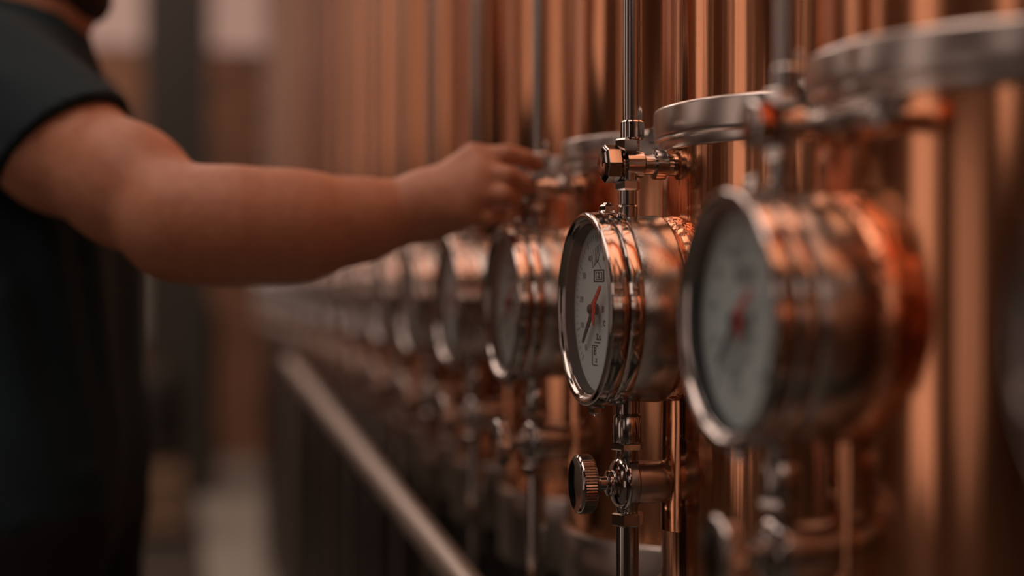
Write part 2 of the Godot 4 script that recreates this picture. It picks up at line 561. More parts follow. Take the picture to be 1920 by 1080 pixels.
func build_person() -> void:
	var man := thing("person", Vector3(-0.1628, 0, -1.8364), "bearded man in dark navy t-shirt reaching out to turn a tap on the copper tanks", "person")
	man.rotation.y = deg_to_rad(-13.27)
	var S := Shape.new()
	var sh := Vector3(0.009, 1.425, 0.175)
	var el := Vector3(0.2572, 1.2762, 0.35)
	var wr := Vector3(0.4791, 1.292, 0.295)
	# torso, neck, legs, left arm
	var b := Field.new(Vector3(-0.3, -0.02, -0.42), Vector3(0.26, 1.62, 0.34), 0.012)
	b.bone(Vector3(-0.01, 1.37, -0.075), Vector3(0.0, 1.05, -0.06), 0.1, 0.092, 0.05)
	b.bone(Vector3(-0.01, 1.37, 0.075), Vector3(0.0, 1.05, 0.06), 0.1, 0.092, 0.05)
	b.bone(Vector3(0.0, 1.0, -0.075), Vector3(0.0, 1.0, 0.075), 0.1, 0.1, 0.05)
	b.bone(Vector3(-0.02, 1.44, -0.15), Vector3(-0.02, 1.44, 0.15), 0.055, 0.055, 0.05)
	b.bone(Vector3(-0.02, 1.42, 0), Vector3(0.015, 1.6, 0), 0.064, 0.056, 0.04)
	for s in [-1.0, 1.0]:
		b.bone(Vector3(0.0, 0.93, 0.09 * s), Vector3(0.02, 0.5, 0.1 * s), 0.088, 0.056, 0.04)
		b.bone(Vector3(0.02, 0.5, 0.1 * s), Vector3(-0.02, 0.09, 0.11 * s), 0.056, 0.036, 0.03)
		b.bone(Vector3(-0.04, 0.04, 0.11 * s), Vector3(0.12, 0.035, 0.125 * s), 0.035, 0.03, 0.03)
	b.bone(Vector3(-0.01, 1.42, -0.175), Vector3(-0.09, 1.14, -0.24), 0.06, 0.045, 0.04)
	b.bone(Vector3(-0.09, 1.14, -0.24), Vector3(-0.05, 0.91, -0.23), 0.044, 0.028, 0.02)
	b.add_to(S)
	# left hand, relaxed
	var lh := Field.new(Vector3(0.0, 0.72, -0.31), Vector3(0.2, 0.97, -0.17), 0.004)
	lh.bone(Vector3(0.06, 0.945, -0.24), Vector3(0.08, 0.915, -0.24), 0.028, 0.026, 0.01)
	for i in 4:
		var px := 0.066 + 0.017 * i
		var kn := Vector3(px + 0.01, 0.85 + 0.004 * absf(i - 1.5), -0.245)
		lh.bone(Vector3(0.082, 0.918, -0.24), kn, 0.02, 0.0125, 0.014)
		var ln: float = [0.036, 0.042, 0.045, 0.04][i]
		var mid := kn + Vector3(0.008, -ln, 0.006)
		lh.bone(kn, mid, 0.0098, 0.0088, 0.004)
		lh.bone(mid, mid + Vector3(0.0, -ln * 0.8, 0.018), 0.0088, 0.0074, 0.003)
	lh.bone(Vector3(0.09, 0.915, -0.232), Vector3(0.122, 0.87, -0.215), 0.016, 0.011, 0.01)
	lh.bone(Vector3(0.122, 0.87, -0.215), Vector3(0.13, 0.832, -0.205), 0.011, 0.0085, 0.004)
	lh.add_to(S, Transform3D(Basis(Vector3.UP, 0.5), Vector3(-0.0, -0.02, 0.0) + Vector3(-0.05, 0.93, -0.23) - Basis(Vector3.UP, 0.5) * Vector3(0.06, 0.945, -0.24)))
	# right arm, reaching, with its hand on the tap
	var a := Field.new(Vector3(-0.02, 1.14, 0.12), Vector3(0.64, 1.48, 0.43), 0.0045)
	var f1 := Vector3(0.3113, 1.2732, 0.345)
	var f2 := Vector3(0.367, 1.2738, 0.33)
	var f3 := Vector3(0.4288, 1.281, 0.31)
	a.bone(sh, Vector3(0.1019, 1.3606, 0.245), 0.066, 0.064, 0.03)
	a.bone(Vector3(0.1019, 1.3606, 0.245), Vector3(0.19, 1.315, 0.305), 0.064, 0.058, 0.03)
	a.bone(Vector3(0.19, 1.315, 0.305), el, 0.057, 0.049, 0.03)
	a.bone(el + Vector3(-0.012, -0.006, 0.0), el + Vector3(0.01, -0.008, 0.0), 0.046, 0.046, 0.02)
	a.bone(el, f1, 0.049, 0.0525, 0.03)
	a.bone(f1, f2, 0.0525, 0.0495, 0.03)
	a.bone(f2, f3, 0.0495, 0.039, 0.03)
	a.bone(f3, wr, 0.039, 0.029, 0.02)
	var palm := Vector3(0.4927, 1.2964, 0.295)
	a.bone(wr, palm, 0.029, 0.028, 0.02)
	var chains := [
		[Vector3(0.5408, 1.3447, 0.298), Vector3(0.5746, 1.3474, 0.304), Vector3(0.5936, 1.3441, 0.298), Vector3(0.6052, 1.339, 0.288)],
		[Vector3(0.5477, 1.3271, 0.314), Vector3(0.5757, 1.3244, 0.322), Vector3(0.5897, 1.3187, 0.312), Vector3(0.5955, 1.3142, 0.303)],
		[Vector3(0.5436, 1.3073, 0.322), Vector3(0.5704, 1.3048, 0.328), Vector3(0.5811, 1.3026, 0.310), Vector3(0.5785, 1.3010, 0.295)],
		[Vector3(0.5328, 1.2881, 0.320), Vector3(0.5554, 1.2826, 0.322), Vector3(0.5659, 1.2850, 0.306), Vector3(0.5640, 1.2880, 0.292)]]
	for i in 4:
		var c: Array = chains[i]
		a.bone(palm, c[0], 0.025, 0.0155, 0.02)
		var r: float = [0.0105, 0.0108, 0.0102, 0.0092][i]
		a.bone(c[0], c[1], r + 0.0015, r, 0.005)
		a.bone(c[1], c[2], r, r * 0.9, 0.003)
		a.bone(c[2], c[3], r * 0.9, r * 0.78, 0.003)
	a.bone(palm + Vector3(0.01, 0, -0.01), Vector3(0.535, 1.2987, 0.258), 0.02, 0.0135, 0.012)
	a.bone(Vector3(0.535, 1.2987, 0.258), Vector3(0.5631, 1.3041, 0.252), 0.0135, 0.011, 0.005)
	a.bone(Vector3(0.5631, 1.3041, 0.252), Vector3(0.5814, 1.3050, 0.2500), 0.011, 0.009, 0.004)
	a.add_to(S)
	# head
	var hc := Vector3(-0.002, 1.652, 0)
	var h := Field.new(hc + Vector3(-0.14, -0.16, -0.11), hc + Vector3(0.15, 0.16, 0.11), 0.004)
	h.bone(hc + Vector3(-0.035, 0.04, 0), hc + Vector3(0.012, 0.045, 0), 0.078, 0.076, 0.03)
	h.bone(hc + Vector3(0.02, -0.01, 0), hc + Vector3(0.035, -0.07, 0), 0.062, 0.042, 0.04)
	h.bone(hc + Vector3(0.045, -0.085, -0.012), hc + Vector3(0.045, -0.085, 0.012), 0.026, 0.026, 0.03)
	h.bone(Vector3(0.0, 1.52, 0), hc + Vector3(-0.01, -0.03, 0), 0.056, 0.056, 0.03)
	h.bone(hc + Vector3(0.08, 0.022, 0), hc + Vector3(0.103, -0.018, 0), 0.009, 0.013, 0.012)
	h.bone(hc + Vector3(0.094, -0.022, -0.012), hc + Vector3(0.094, -0.022, 0.012), 0.009, 0.009, 0.008)
	for s in [-1.0, 1.0]:
		h.bone(hc + Vector3(0.078, 0.03, 0.015 * s), hc + Vector3(0.066, 0.032, 0.05 * s), 0.012, 0.01, 0.014)
		h.bone(hc + Vector3(0.065, -0.015, 0.035 * s), hc + Vector3(0.05, -0.02, 0.048 * s), 0.022, 0.018, 0.02)
		h.bone(hc + Vector3(-0.01, 0.025, 0.076 * s), hc + Vector3(-0.004, -0.022, 0.074 * s), 0.013, 0.009, 0.006)
	h.bone(hc + Vector3(0.083, -0.052, -0.018), hc + Vector3(0.083, -0.052, 0.018), 0.009, 0.009, 0.01)
	h.add_to(S)
	obj("body", S, M.skin, man)
	for s in [-1.0, 1.0]:
		var ey := Shape.new()
		ey.lathe(arc(0, 0, 0.0125, -PI / 2, PI / 2, 8), Transform3D(AX, hc + Vector3(0.0745, 0.012, 0.032 * s)), 16)
		var eye := obj("eye", ey, M.white, man)
		obj("iris", Shape.new().lathe(arc(0, 0, 0.006, -PI / 2, PI / 2, 6), Transform3D(AX, hc + Vector3(0.0815, 0.012, 0.032 * s)), 14), M.iris, eye)
	var hr := Field.new(hc + Vector3(-0.15, -0.18, -0.12), hc + Vector3(0.15, 0.17, 0.12), 0.005)
	hr.bone(hc + Vector3(-0.045, 0.05, 0), hc + Vector3(-0.005, 0.066, 0), 0.084, 0.08, 0.03)
	hr.bone(hc + Vector3(-0.05, 0.0, 0), hc + Vector3(-0.05, -0.03, 0), 0.066, 0.05, 0.03)
	hr.cut(hc + Vector3(0.03, 0.05, 0), Vector3(0.85, -0.53, 0).normalized())
	var hs := Shape.new()
	hr.add_to(hs)
	obj("hair", hs, M.hair, man)
	var bd := Field.new(hc + Vector3(-0.1, -0.18, -0.1), hc + Vector3(0.15, 0.05, 0.1), 0.004)
	bd.bone(hc + Vector3(0.03, -0.055, -0.03), hc + Vector3(0.03, -0.055, 0.03), 0.038, 0.038, 0.02)
	bd.bone(hc + Vector3(0.055, -0.085, -0.014), hc + Vector3(0.055, -0.085, 0.014), 0.031, 0.031, 0.03)
	bd.bone(hc + Vector3(0.008, -0.02, -0.045), hc + Vector3(0.03, -0.06, -0.03), 0.02, 0.03, 0.02)
	bd.bone(hc + Vector3(0.008, -0.02, 0.045), hc + Vector3(0.03, -0.06, 0.03), 0.02, 0.03, 0.02)
	bd.bone(hc + Vector3(0.091, -0.041, -0.02), hc + Vector3(0.091, -0.041, 0.02), 0.008, 0.008, 0.01)
	var bs := Shape.new()
	bd.add_to(bs)
	tag(obj("beard", bs, M.hair, man), "short dark beard")
	obj("lips", Shape.new().tube([hc + Vector3(0.086, -0.053, -0.02), hc + Vector3(0.093, -0.053, 0), hc + Vector3(0.086, -0.053, 0.02)], 0.006, 10), M.lip, man)
	# t-shirt
	var t := Field.new(Vector3(-0.26, 0.88, -0.36), Vector3(0.28, 1.6, 0.38), 0.0075)
	t.bone(Vector3(-0.015, 1.37, -0.08), Vector3(-0.005, 1.02, -0.07), 0.116, 0.108, 0.06)
	t.bone(Vector3(-0.015, 1.37, 0.08), Vector3(-0.005, 1.02, 0.07), 0.116, 0.108, 0.06)
	t.bone(Vector3(-0.005, 1.02, -0.075), Vector3(0.0, 0.86, -0.08), 0.108, 0.112, 0.05)
	t.bone(Vector3(-0.005, 1.02, 0.075), Vector3(0.0, 0.86, 0.08), 0.108, 0.112, 0.05)
	t.bone(Vector3(-0.02, 1.445, -0.15), Vector3(-0.02, 1.445, 0.15), 0.066, 0.066, 0.05)
	t.bone(Vector3(-0.02, 1.45, 0), Vector3(-0.015, 1.545, 0), 0.09, 0.07, 0.05)
	var hem := Vector3(0.108, 1.358, 0.255)
	var hn := (el - hem).normalized()
	t.bone(Vector3(0.0, 1.455, 0.13), sh + Vector3(-0.01, 0.01, -0.005), 0.07, 0.078, 0.04)
	t.bone(Vector3(-0.01, 1.42, -0.175), Vector3(-0.08, 1.17, -0.238), 0.074, 0.064, 0.04)
	for fold in [[Vector3(0.085, 1.33, 0.135), Vector3(0.10, 1.05, 0.075), 0.02], [Vector3(0.06, 1.27, 0.165), Vector3(0.085, 0.99, 0.11), 0.022], [Vector3(0.02, 1.2, 0.182), Vector3(0.06, 0.96, 0.145), 0.02], [Vector3(-0.06, 1.1, 0.17), Vector3(0.03, 0.955, 0.175), 0.02], [Vector3(-0.05, 0.985, 0.172), Vector3(0.09, 1.0, 0.13), 0.018], [Vector3(-0.02, 1.3, 0.2), Vector3(0.06, 1.28, 0.17), 0.018]]:
		t.bone(fold[0], fold[1], fold[2], fold[2] * 0.7, 0.02)
	t.cut(Vector3(-0.075, 1.2, -0.238), Vector3(-0.27, -0.94, -0.2).normalized(), 0.1)
	t.cut(Vector3(0, 0.928, 0), Vector3.DOWN)
	t.cut(Vector3(-0.01, 1.552, 0), Vector3(0.2, 0.98, 0).normalized())
	var ts := Shape.new()
	t.add_to(ts)
	var sl := Field.new(Vector3(-0.12, 1.2, 0.06), Vector3(0.27, 1.56, 0.4), 0.0075)
	sl.bone(sh + Vector3(-0.01, 0.012, -0.01), hem + Vector3(0.06, -0.033, 0.04), 0.085, 0.0735, 0.04)
	sl.bone(Vector3(-0.05, 1.40, 0.235), Vector3(0.09, 1.325, 0.315), 0.014, 0.01, 0.02)
	sl.bone(Vector3(-0.04, 1.465, 0.235), Vector3(0.1, 1.40, 0.29), 0.012, 0.009, 0.02)
	sl.bone(Vector3(0.0, 1.50, 0.2), Vector3(0.13, 1.42, 0.26), 0.012, 0.009, 0.02)
	sl.cut(hem, Vector3(0.60, -0.76, 0.22).normalized())
	sl.add_to(ts)
	tag(obj("shirt", ts, M.shirt, man), "dark navy short-sleeved t-shirt")
	var tr := Field.new(Vector3(-0.22, 0.05, -0.25), Vector3(0.22, 1.0, 0.25), 0.012)
	tr.bone(Vector3(0.0, 0.95, -0.075), Vector3(0.0, 0.95, 0.075), 0.108, 0.108, 0.05)
	for s in [-1.0, 1.0]:
		tr.bone(Vector3(0.0, 0.92, 0.09 * s), Vector3(0.02, 0.5, 0.1 * s), 0.1, 0.075, 0.03)
		tr.bone(Vector3(0.02, 0.5, 0.1 * s), Vector3(-0.02, 0.1, 0.11 * s), 0.075, 0.062, 0.03)
	tr.cut(Vector3(0, 0.985, 0), Vector3.UP)
	tr.cut(Vector3(0, 0.085, 0), Vector3.DOWN)
	var trs := Shape.new()
	tr.add_to(trs)
	tag(obj("trousers", trs, M.trousers, man), "black trousers")
	for s in [-1.0, 1.0]:
		var sf := Field.new(Vector3(-0.12, -0.02, 0.05), Vector3(0.2, 0.16, 0.18), 0.006)
		sf.bone(Vector3(-0.045, 0.045, 0.11), Vector3(0.13, 0.035, 0.125), 0.045, 0.042, 0.03)
		sf.bone(Vector3(-0.03, 0.05, 0.11), Vector3(-0.025, 0.12, 0.11), 0.045, 0.042, 0.03)
		sf.cut(Vector3(0, 0.0, 0), Vector3.DOWN)
		sf.cut(Vector3(0, 0.125, 0), Vector3.UP)
		var ss := Shape.new()
		sf.add_to(ss, Transform3D(Basis.from_scale(Vector3(1, 1, s)), Vector3.ZERO))
		obj("shoe", ss, M.shoe, man)

func build_clutter() -> void:
	# sloping handrail in front of the drain valves
	var rl := thing("sloping_rail", Vector3(0.265, 0, -2.4), "long pale steel rail sloping down towards the viewer below the gauges", "rail")
	obj("bar", Shape.new().tube([Vector3(-0.016, 1.030, -0.85), Vector3(-0.008, 1.0085, -0.55), Vector3(0.029, 0.902, 0.928), Vector3(0.045, 0.854, 1.6)], 0.018, 24), M.pipe, rl)
	for q in [[Vector3(-0.015, 1.026, -0.82)], [Vector3(0.0414, 0.8655, 1.45)]]:
		var at: Vector3 = q[0]
		var ps := Shape.new()
		ps.rod(0.012, 0.006, at.y - 0.005, 0.001, Transform3D(Basis(), Vector3(at.x, 0, at.z)), 20)
		ps.rod(0.035, 0.006, 0.016, 0.002, Transform3D(Basis(), Vector3(at.x, 0, at.z)), 20)
		obj("post", ps, M.pipe, rl)
	# steel column between the windows
	var co := Shape.new()
	co.box(Vector3(0.36, 4.4, 0.03), Vector3(0, 2.2, -0.1), 0.004)
	co.box(Vector3(0.36, 4.4, 0.03), Vector3(0, 2.2, 0.1), 0.004)
	co.box(Vector3(0.03, 4.4, 0.18), Vector3(0, 2.2, 0), 0.002)
	var c := struct("column", co, M.column, "dark steel column standing between the two bright far windows", "column")
	c.position = Vector3(0.0, 0, -8.3)
	# pale notice board low on the far wall
	var bo := thing("notice_board", Vector3(-0.235, 1.09, -9.97), "pale blurred board on the far wall under the man's elbow", "board")
	obj("sheet", Shape.new().box(Vector3(0.17, 0.58, 0.02), Vector3(0, 0, 0.02), 0.003), M.panel, bo)
	var bf := Shape.new()
	for s in [-1.0, 1.0]:
		bf.box(Vector3(0.02, 0.62, 0.035), Vector3(s * 0.095, 0, 0.0175), 0.003)
		bf.box(Vector3(0.21, 0.02, 0.035), Vector3(0, s * 0.3, 0.0175), 0.003)
	obj("frame", bf, M.column, bo)
	# dark keg on a brown crate behind the man
	var kg := thing("crate", Vector3(-0.085, 0, -7.0), "brown wooden crate on the floor behind the man, under a dark keg", "crate")
	var cr := Shape.new()
	obj("body", Shape.new().box(Vector3(0.23, 0.34, 0.3), Vector3(0, 0.19, 0), 0.004), M.wood, kg)
	for k in 3:
		obj("slat", Shape.new().box(Vector3(0.25, 0.08, 0.012), Vector3(0, 0.08 + 0.115 * k, 0.156), 0.003), M.card, kg)
	cr.box(Vector3(0.26, 0.03, 0.32), Vector3(0, 0.015, 0), 0.003)
	obj("pallet_base", cr, M.dark_steel, kg)
	var ke := thing("keg", Vector3(-0.085, 0.36, -7.0), "small dark keg standing on a brown crate behind the man", "keg")
	obj("body", Shape.new().lathe([Vector2(0, 0.0), Vector2(0.105, 0.0), Vector2(0.11, 0.02), Vector2(0.118, 0.1), Vector2(0.122, 0.2), Vector2(0.118, 0.3), Vector2(0.11, 0.4), Vector2(0.09, 0.43), Vector2(0, 0.43)], Transform3D(), 40), M.dark_steel, ke)
	for y in [0.06, 0.34]:
		obj("hoop", Shape.new().lathe([Vector2(0.11, y), Vector2(0.122, y), Vector2(0.122, y + 0.03), Vector2(0.11, y + 0.03)], Transform3D(), 40), M.column, ke)
	obj("bung", Shape.new().rod(0.02, 0.43, 0.455, 0.004, Transform3D(), 16), M.wood, ke)
	# grey standing drum right of it
	var dr := thing("cylinder_tank", Vector3(0.16, 0, -8.75), "narrow grey upright cylinder by the far wall, right of the keg", "cylinder")
	obj("body", Shape.new().lathe([Vector2(0, 0.0), Vector2(0.075, 0.0), Vector2(0.08, 0.02), Vector2(0.08, 0.98), Vector2(0.07, 1.05), Vector2(0.03, 1.1), Vector2(0.03, 1.16), Vector2(0, 1.16)], Transform3D(), 40), M.drum, dr)
	obj("valve_cap", Shape.new().rod(0.026, 1.16, 1.22, 0.006, Transform3D(), 20), M.dark_steel, dr)
	# cartons stored under the tanks
	for k in 2:
		var bx := thing("carton", Vector3(TANK_X, 0.32 * k, row_z(13)), ["lower brown carton of the two stacked under the far tanks", "upper brown carton of the two stacked under the far tanks"][k], "carton", "cartons under the tanks")
		obj("body", Shape.new().box(Vector3(0.12, 0.31, 0.12), Vector3(0, 0.161, 0), 0.004), M.card, bx)
		obj("tape", Shape.new().box(Vector3(0.04, 0.314, 0.123), Vector3(0, 0.161, 0), 0.001), M.panel, bx)

# ---------------------------------------------------------------- materials
var M := {}

func materials() -> void:
	var copper := mat(Color(0.93, 0.46, 0.255), 0.17, 1.0)
	copper.normal_enabled = true
	copper.normal_texture = noise_tex(Vector2i(1024, 256), 0.03, 3, true, 5.0)
	copper.normal_scale = 0.10
	copper.uv1_scale = Vector3(3, 0.12, 1)
	copper.roughness_texture = noise_tex(Vector2i(512, 256), 0.02, 8, false, 1.0, ramp(Color(0.55, 0.55, 0.55), Color(1, 1, 1)))
	copper.roughness = 0.22
	M.copper = copper
	var rough_copper := mat(Color(0.90, 0.42, 0.24), 0.2, 1.0)
	rough_copper.heightmap_enabled = false
	rough_copper.normal_enabled = true
	rough_copper.normal_texture = noise_tex(Vector2i(256, 256), 0.03, 5, true, 6.0)
	rough_copper.normal_scale = 0.5
	rough_copper.uv1_scale = Vector3(2, 14, 1)
	M.soldered = rough_copper
	M.steel = mat(Color(0.58, 0.555, 0.53), 0.17, 1.0)
	M.chrome = mat(Color(0.58, 0.56, 0.545), 0.10, 1.0)
	var brushed := mat(Color(0.47, 0.445, 0.42), 0.22, 1.0)
	brushed.normal_enabled = true
	brushed.normal_texture = noise_tex(Vector2i(512, 512), 0.05, 9, true, 5.0)
	brushed.normal_scale = 0.14
	brushed.uv1_scale = Vector3(26, 8, 1)
	M.brushed = brushed
	M.band = mat(Color(0.72, 0.69, 0.66), 0.28, 1.0)
	M.satin = mat(Color(0.50, 0.47, 0.44), 0.34, 1.0)
	M.dark_steel = mat(Color(0.035, 0.033, 0.03), 0.45, 0.3)
	M.gasket = mat(Color(0.009, 0.022, 0.026), 0.5)
	M.dial = mat(Color(0.56, 0.72, 0.75), 0.75)
	M.ink = mat(Color(0.012, 0.02, 0.03), 0.6)
	M.grey_ink = mat(Color(0.13, 0.17, 0.19), 0.6)
	M.red = mat(Color(0.60, 0.045, 0.02), 0.4)
	M.needle = mat(Color(0.02, 0.035, 0.055), 0.35)
	var glass := mat(Color(1, 1, 1, 0.03), 0.02)
	glass.albedo_color = Color(1, 1, 1, 0.03)
	glass.transparency = BaseMaterial3D.TRANSPARENCY_ALPHA
	glass.metallic_specular = 0.4
	M.glass = glass
	var skin := mat(Color(0.62, 0.285, 0.165), 0.5)
	skin.subsurf_scatter_enabled = true
	skin.subsurf_scatter_strength = 0.12
	skin.albedo_texture = noise_tex(Vector2i(256, 256), 0.02, 11, false, 1.0, ramp(Color(0.9, 0.86, 0.84), Color(1, 1, 1)))
	skin.uv1_triplanar = true
	skin.uv1_scale = Vector3.ONE * 9
	M.skin = skin
	var shirt := mat(Color(0.010, 0.030, 0.040), 0.9)
	shirt.normal_enabled = true
	shirt.normal_texture = noise_tex(Vector2i(256, 256), 0.25, 21, true, 3.0)
	shirt.normal_scale = 0.3
	shirt.uv1_triplanar = true
	shirt.uv1_scale = Vector3.ONE * 16
	M.shirt = shirt
	M.trousers = mat(Color(0.006, 0.007, 0.008), 0.9)
	M.shoe = mat(Color(0.02, 0.013, 0.01), 0.5)
	M.hair = mat(Color(0.03, 0.016, 0.01), 0.7)
	M.white = mat(Color(0.7, 0.66, 0.6), 0.4)
	M.iris = mat(Color(0.04, 0.03, 0.02), 0.3)
	M.lip = mat(Color(0.42, 0.17, 0.12), 0.5)
	# setting
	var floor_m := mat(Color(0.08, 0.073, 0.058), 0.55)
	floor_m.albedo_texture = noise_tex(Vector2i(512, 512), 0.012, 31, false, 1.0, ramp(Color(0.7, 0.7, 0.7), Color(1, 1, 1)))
	floor_m.uv1_triplanar = true
	floor_m.uv1_world_triplanar = true
	floor_m.uv1_scale = Vector3.ONE * 0.6
	M.floor = floor_m
	M.lit_strip = mat(Color(0.44, 0.42, 0.37), 0.5)  # brightness of the lit floor is put into this colour
	M.brick = brick_material()
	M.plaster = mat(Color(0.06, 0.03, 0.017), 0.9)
	M.ceiling = mat(Color(0.05, 0.042, 0.036), 0.9)
	M.frame = mat(Color(0.02, 0.02, 0.018), 0.5)
	M.column = mat(Color(0.055, 0.05, 0.042), 0.6)
	M.drum = mat(Color(0.13, 0.14, 0.135), 0.4, 0.5)
	M.wood = mat(Color(0.22, 0.13, 0.075), 0.8)
	M.card = mat(Color(0.36, 0.25, 0.16), 0.85)
	M.panel = mat(Color(0.50, 0.46, 0.41), 0.7)
	M.pipe = mat(Color(0.42, 0.38, 0.34), 0.42, 0.75)

func brick_material() -> StandardMaterial3D:
	var w := 512
	var h := 512
	var im := Image.create(w, h, false, Image.FORMAT_RGB8)
	im.fill(Color(0.6, 0.52, 0.46))
	var r := RandomNumberGenerator.new()
	r.seed = 77
	for row in 16:
		for k in range(-1, 8):
			var x := k * 64 + (32 if row % 2 else 0)
			var t := r.randf_range(1.3, 1.75)
			var c := Color(0.44 * t, 0.31 * t, 0.235 * t)
			im.fill_rect(Rect2i(x + 3, row * 32 + 3, 58, 26), c)
			if x + 61 > w:
				im.fill_rect(Rect2i(x + 3 - w, row * 32 + 3, 58, 26), c)
	var m := StandardMaterial3D.new()
	m.albedo_texture = ImageTexture.create_from_image(im)
	m.roughness = 0.9
	m.uv1_triplanar = true
	m.uv1_world_triplanar = true
	m.uv1_scale = Vector3(0.56, 0.82, 0.56)
	return m

# ---------------------------------------------------------------- things of the tank row
const TANK_X := 0.549       # axis of the copper columns
const FACE_X := 0.3244     # front of the gauges
const PIPE_X := 0.364      # line of the valves and standing pipes
const GAUGE_Y := 1.196
const TAP_Y := 1.316
const DRAIN_Y := 1.052

func arc(cx: float, cy: float, r: float, a0: float, a1: float, k: int) -> Array:
	var out := []
	for i in k + 1:
		var a := lerpf(a0, a1, float(i) / k)
		out.append(Vector2(cx + r * cos(a), cy + r * sin(a)))
	return out

func make_tank(label: String, z: float) -> Node3D:
	var t := thing("copper_tank", Vector3(TANK_X, 0, z), label, "tank", "copper tanks standing in a row")
	obj("barrel", Shape.new().lathe([Vector2(0.02, 0.925), Vector2(0.146, 0.925), Vector2(0.147, 0.93), Vector2(0.147, 1.333)], Transform3D(), 96), M.copper, t)
	obj("upper_column", Shape.new().lathe([Vector2(0.146, 1.36), Vector2(0.146, 3.2), Vector2(0.141, 3.28), Vector2(0.118, 3.35), Vector2(0.08, 3.4), Vector2(0.03, 3.42), Vector2(0.03, 3.7), Vector2(0, 3.7)], Transform3D(), 96), M.copper, t)
	var band := Shape.new()
	var prof := [Vector2(0.146, 1.329), Vector2(0.1493, 1.329), Vector2(0.1497, 1.3295), Vector2(0.1497, 1.3375), Vector2(0.1510, 1.3383), Vector2(0.1528, 1.340), Vector2(0.1533, 1.343), Vector2(0.1534, 1.347), Vector2(0.1534, 1.362), Vector2(0.1529, 1.3645), Vector2(0.1515, 1.3655), Vector2(0.145, 1.3655)]
	var b := obj("clamp_band", band.lathe(prof, Transform3D(), 96), M.band, t)
	# the closing lugs and the bolt through them, on the aisle side
	var dir := Vector3(-0.74, 0, -0.672)
	var side := Vector3(-dir.z, 0, dir.x)
	var lug := Shape.new()
	for s in [-1.0, 1.0]:
		lug.box(Vector3(0.014, 0.022, 0.007), dir * 0.157 + side * 0.009 * s + Vector3(0, 1.348, 0), 0.002, Basis(dir, Vector3.UP, dir.cross(Vector3.UP)))
	obj("lug", lug, M.steel, b)
	var bolt := Shape.new()
	var bx := Transform3D(Basis(dir, side, dir.cross(side)), dir * 0.1585 + Vector3(0, 1.349, 0))
	bolt.rod(0.0034, -0.022, 0.02, 0.0006, bx, 16)
	bolt.rod(0.0072, -0.0225, -0.0155, 0.0012, bx, 6, true)
	bolt.rod(0.0068, 0.0145, 0.021, 0.0012, bx, 6, true)
	obj("bolt", bolt, M.chrome, b)
	# copper saddle that carries the gauge, and the solder pipe down to the drain valve's saddle
	var sad := Shape.new()
	var sx := Transform3D(AX, Vector3(FACE_X - TANK_X, GAUGE_Y, 0))
	sad.lathe([Vector2(0.0, 0.0665), Vector2(0.068, 0.0665), Vector2(0.073, 0.068), Vector2(0.0765, 0.072), Vector2(0.0775, 0.077), Vector2(0.0775, 0.081), Vector2(0.0765, 0.086), Vector2(0.0775, 0.112)], sx, 72)
	obj("gauge_saddle", sad, M.soldered, t)
	var boss := Shape.new()
	boss.lathe([Vector2(0, 0.079), Vector2(0.021, 0.079), Vector2(0.024, 0.081), Vector2(0.0255, 0.085), Vector2(0.025, 0.09), Vector2(0.029, 0.1), Vector2(0.031, 0.125)], Transform3D(AX, Vector3(FACE_X - TANK_X, DRAIN_Y, 0)), 40)
	obj("valve_saddle", boss, M.soldered, t)
	obj("link_pipe", Shape.new().tube([Vector3(-0.132, DRAIN_Y - 0.04, 0), Vector3(-0.132, DRAIN_Y, 0), Vector3(-0.131, DRAIN_Y + 0.05, 0), Vector3(-0.131, GAUGE_Y - 0.07, 0)], 0.0235, 24), M.copper, t)
	var sk := Shape.new()
	sk.lathe([Vector2(0.02, 0.872), Vector2(0.151, 0.872), Vector2(0.1525, 0.874), Vector2(0.1525, 0.953), Vector2(0.152, 0.957), Vector2(0.150, 0.959), Vector2(0.1465, 0.959)], Transform3D(), 80)
	obj("skirt", sk, M.satin, t)
	obj("base_cone", Shape.new().lathe([Vector2(0, 0.66), Vector2(0.03, 0.66), Vector2(0.05, 0.69), Vector2(0.14, 0.86), Vector2(0.14, 0.874)], Transform3D(), 48), M.dark_steel, t)
	for k in 3:
		var a := TAU * (k + 0.5) / 3.0
		var lg := Shape.new()
		lg.tube([Vector3(0.125 * cos(a), 0.88, 0.125 * sin(a)), Vector3(0.125 * cos(a), 0.012, 0.125 * sin(a))], 0.014, 14)
		lg.rod(0.026, 0.0, 0.014, 0.003, Transform3D(Basis(), Vector3(0.125 * cos(a), 0, 0.125 * sin(a))), 18)
		obj("leg", lg, M.dark_steel, t)
	return t

# a point on the dial: v up, u towards the right as read
func on_dial(u: float, v: float, lift := 0.0) -> Vector3:
	return Vector3(0.0135 - lift, v, u)

func dial_xf(u: float, v: float, lift := 0.0002, turn := 0.0, wide := 1.7) -> Transform3D:
	return Transform3D(Basis(Vector3(0, 0, wide), Vector3(0, 1, 0), Vector3(-1, 0, 0)) * Basis(Vector3(0, 0, 1), turn), on_dial(u, v, lift))

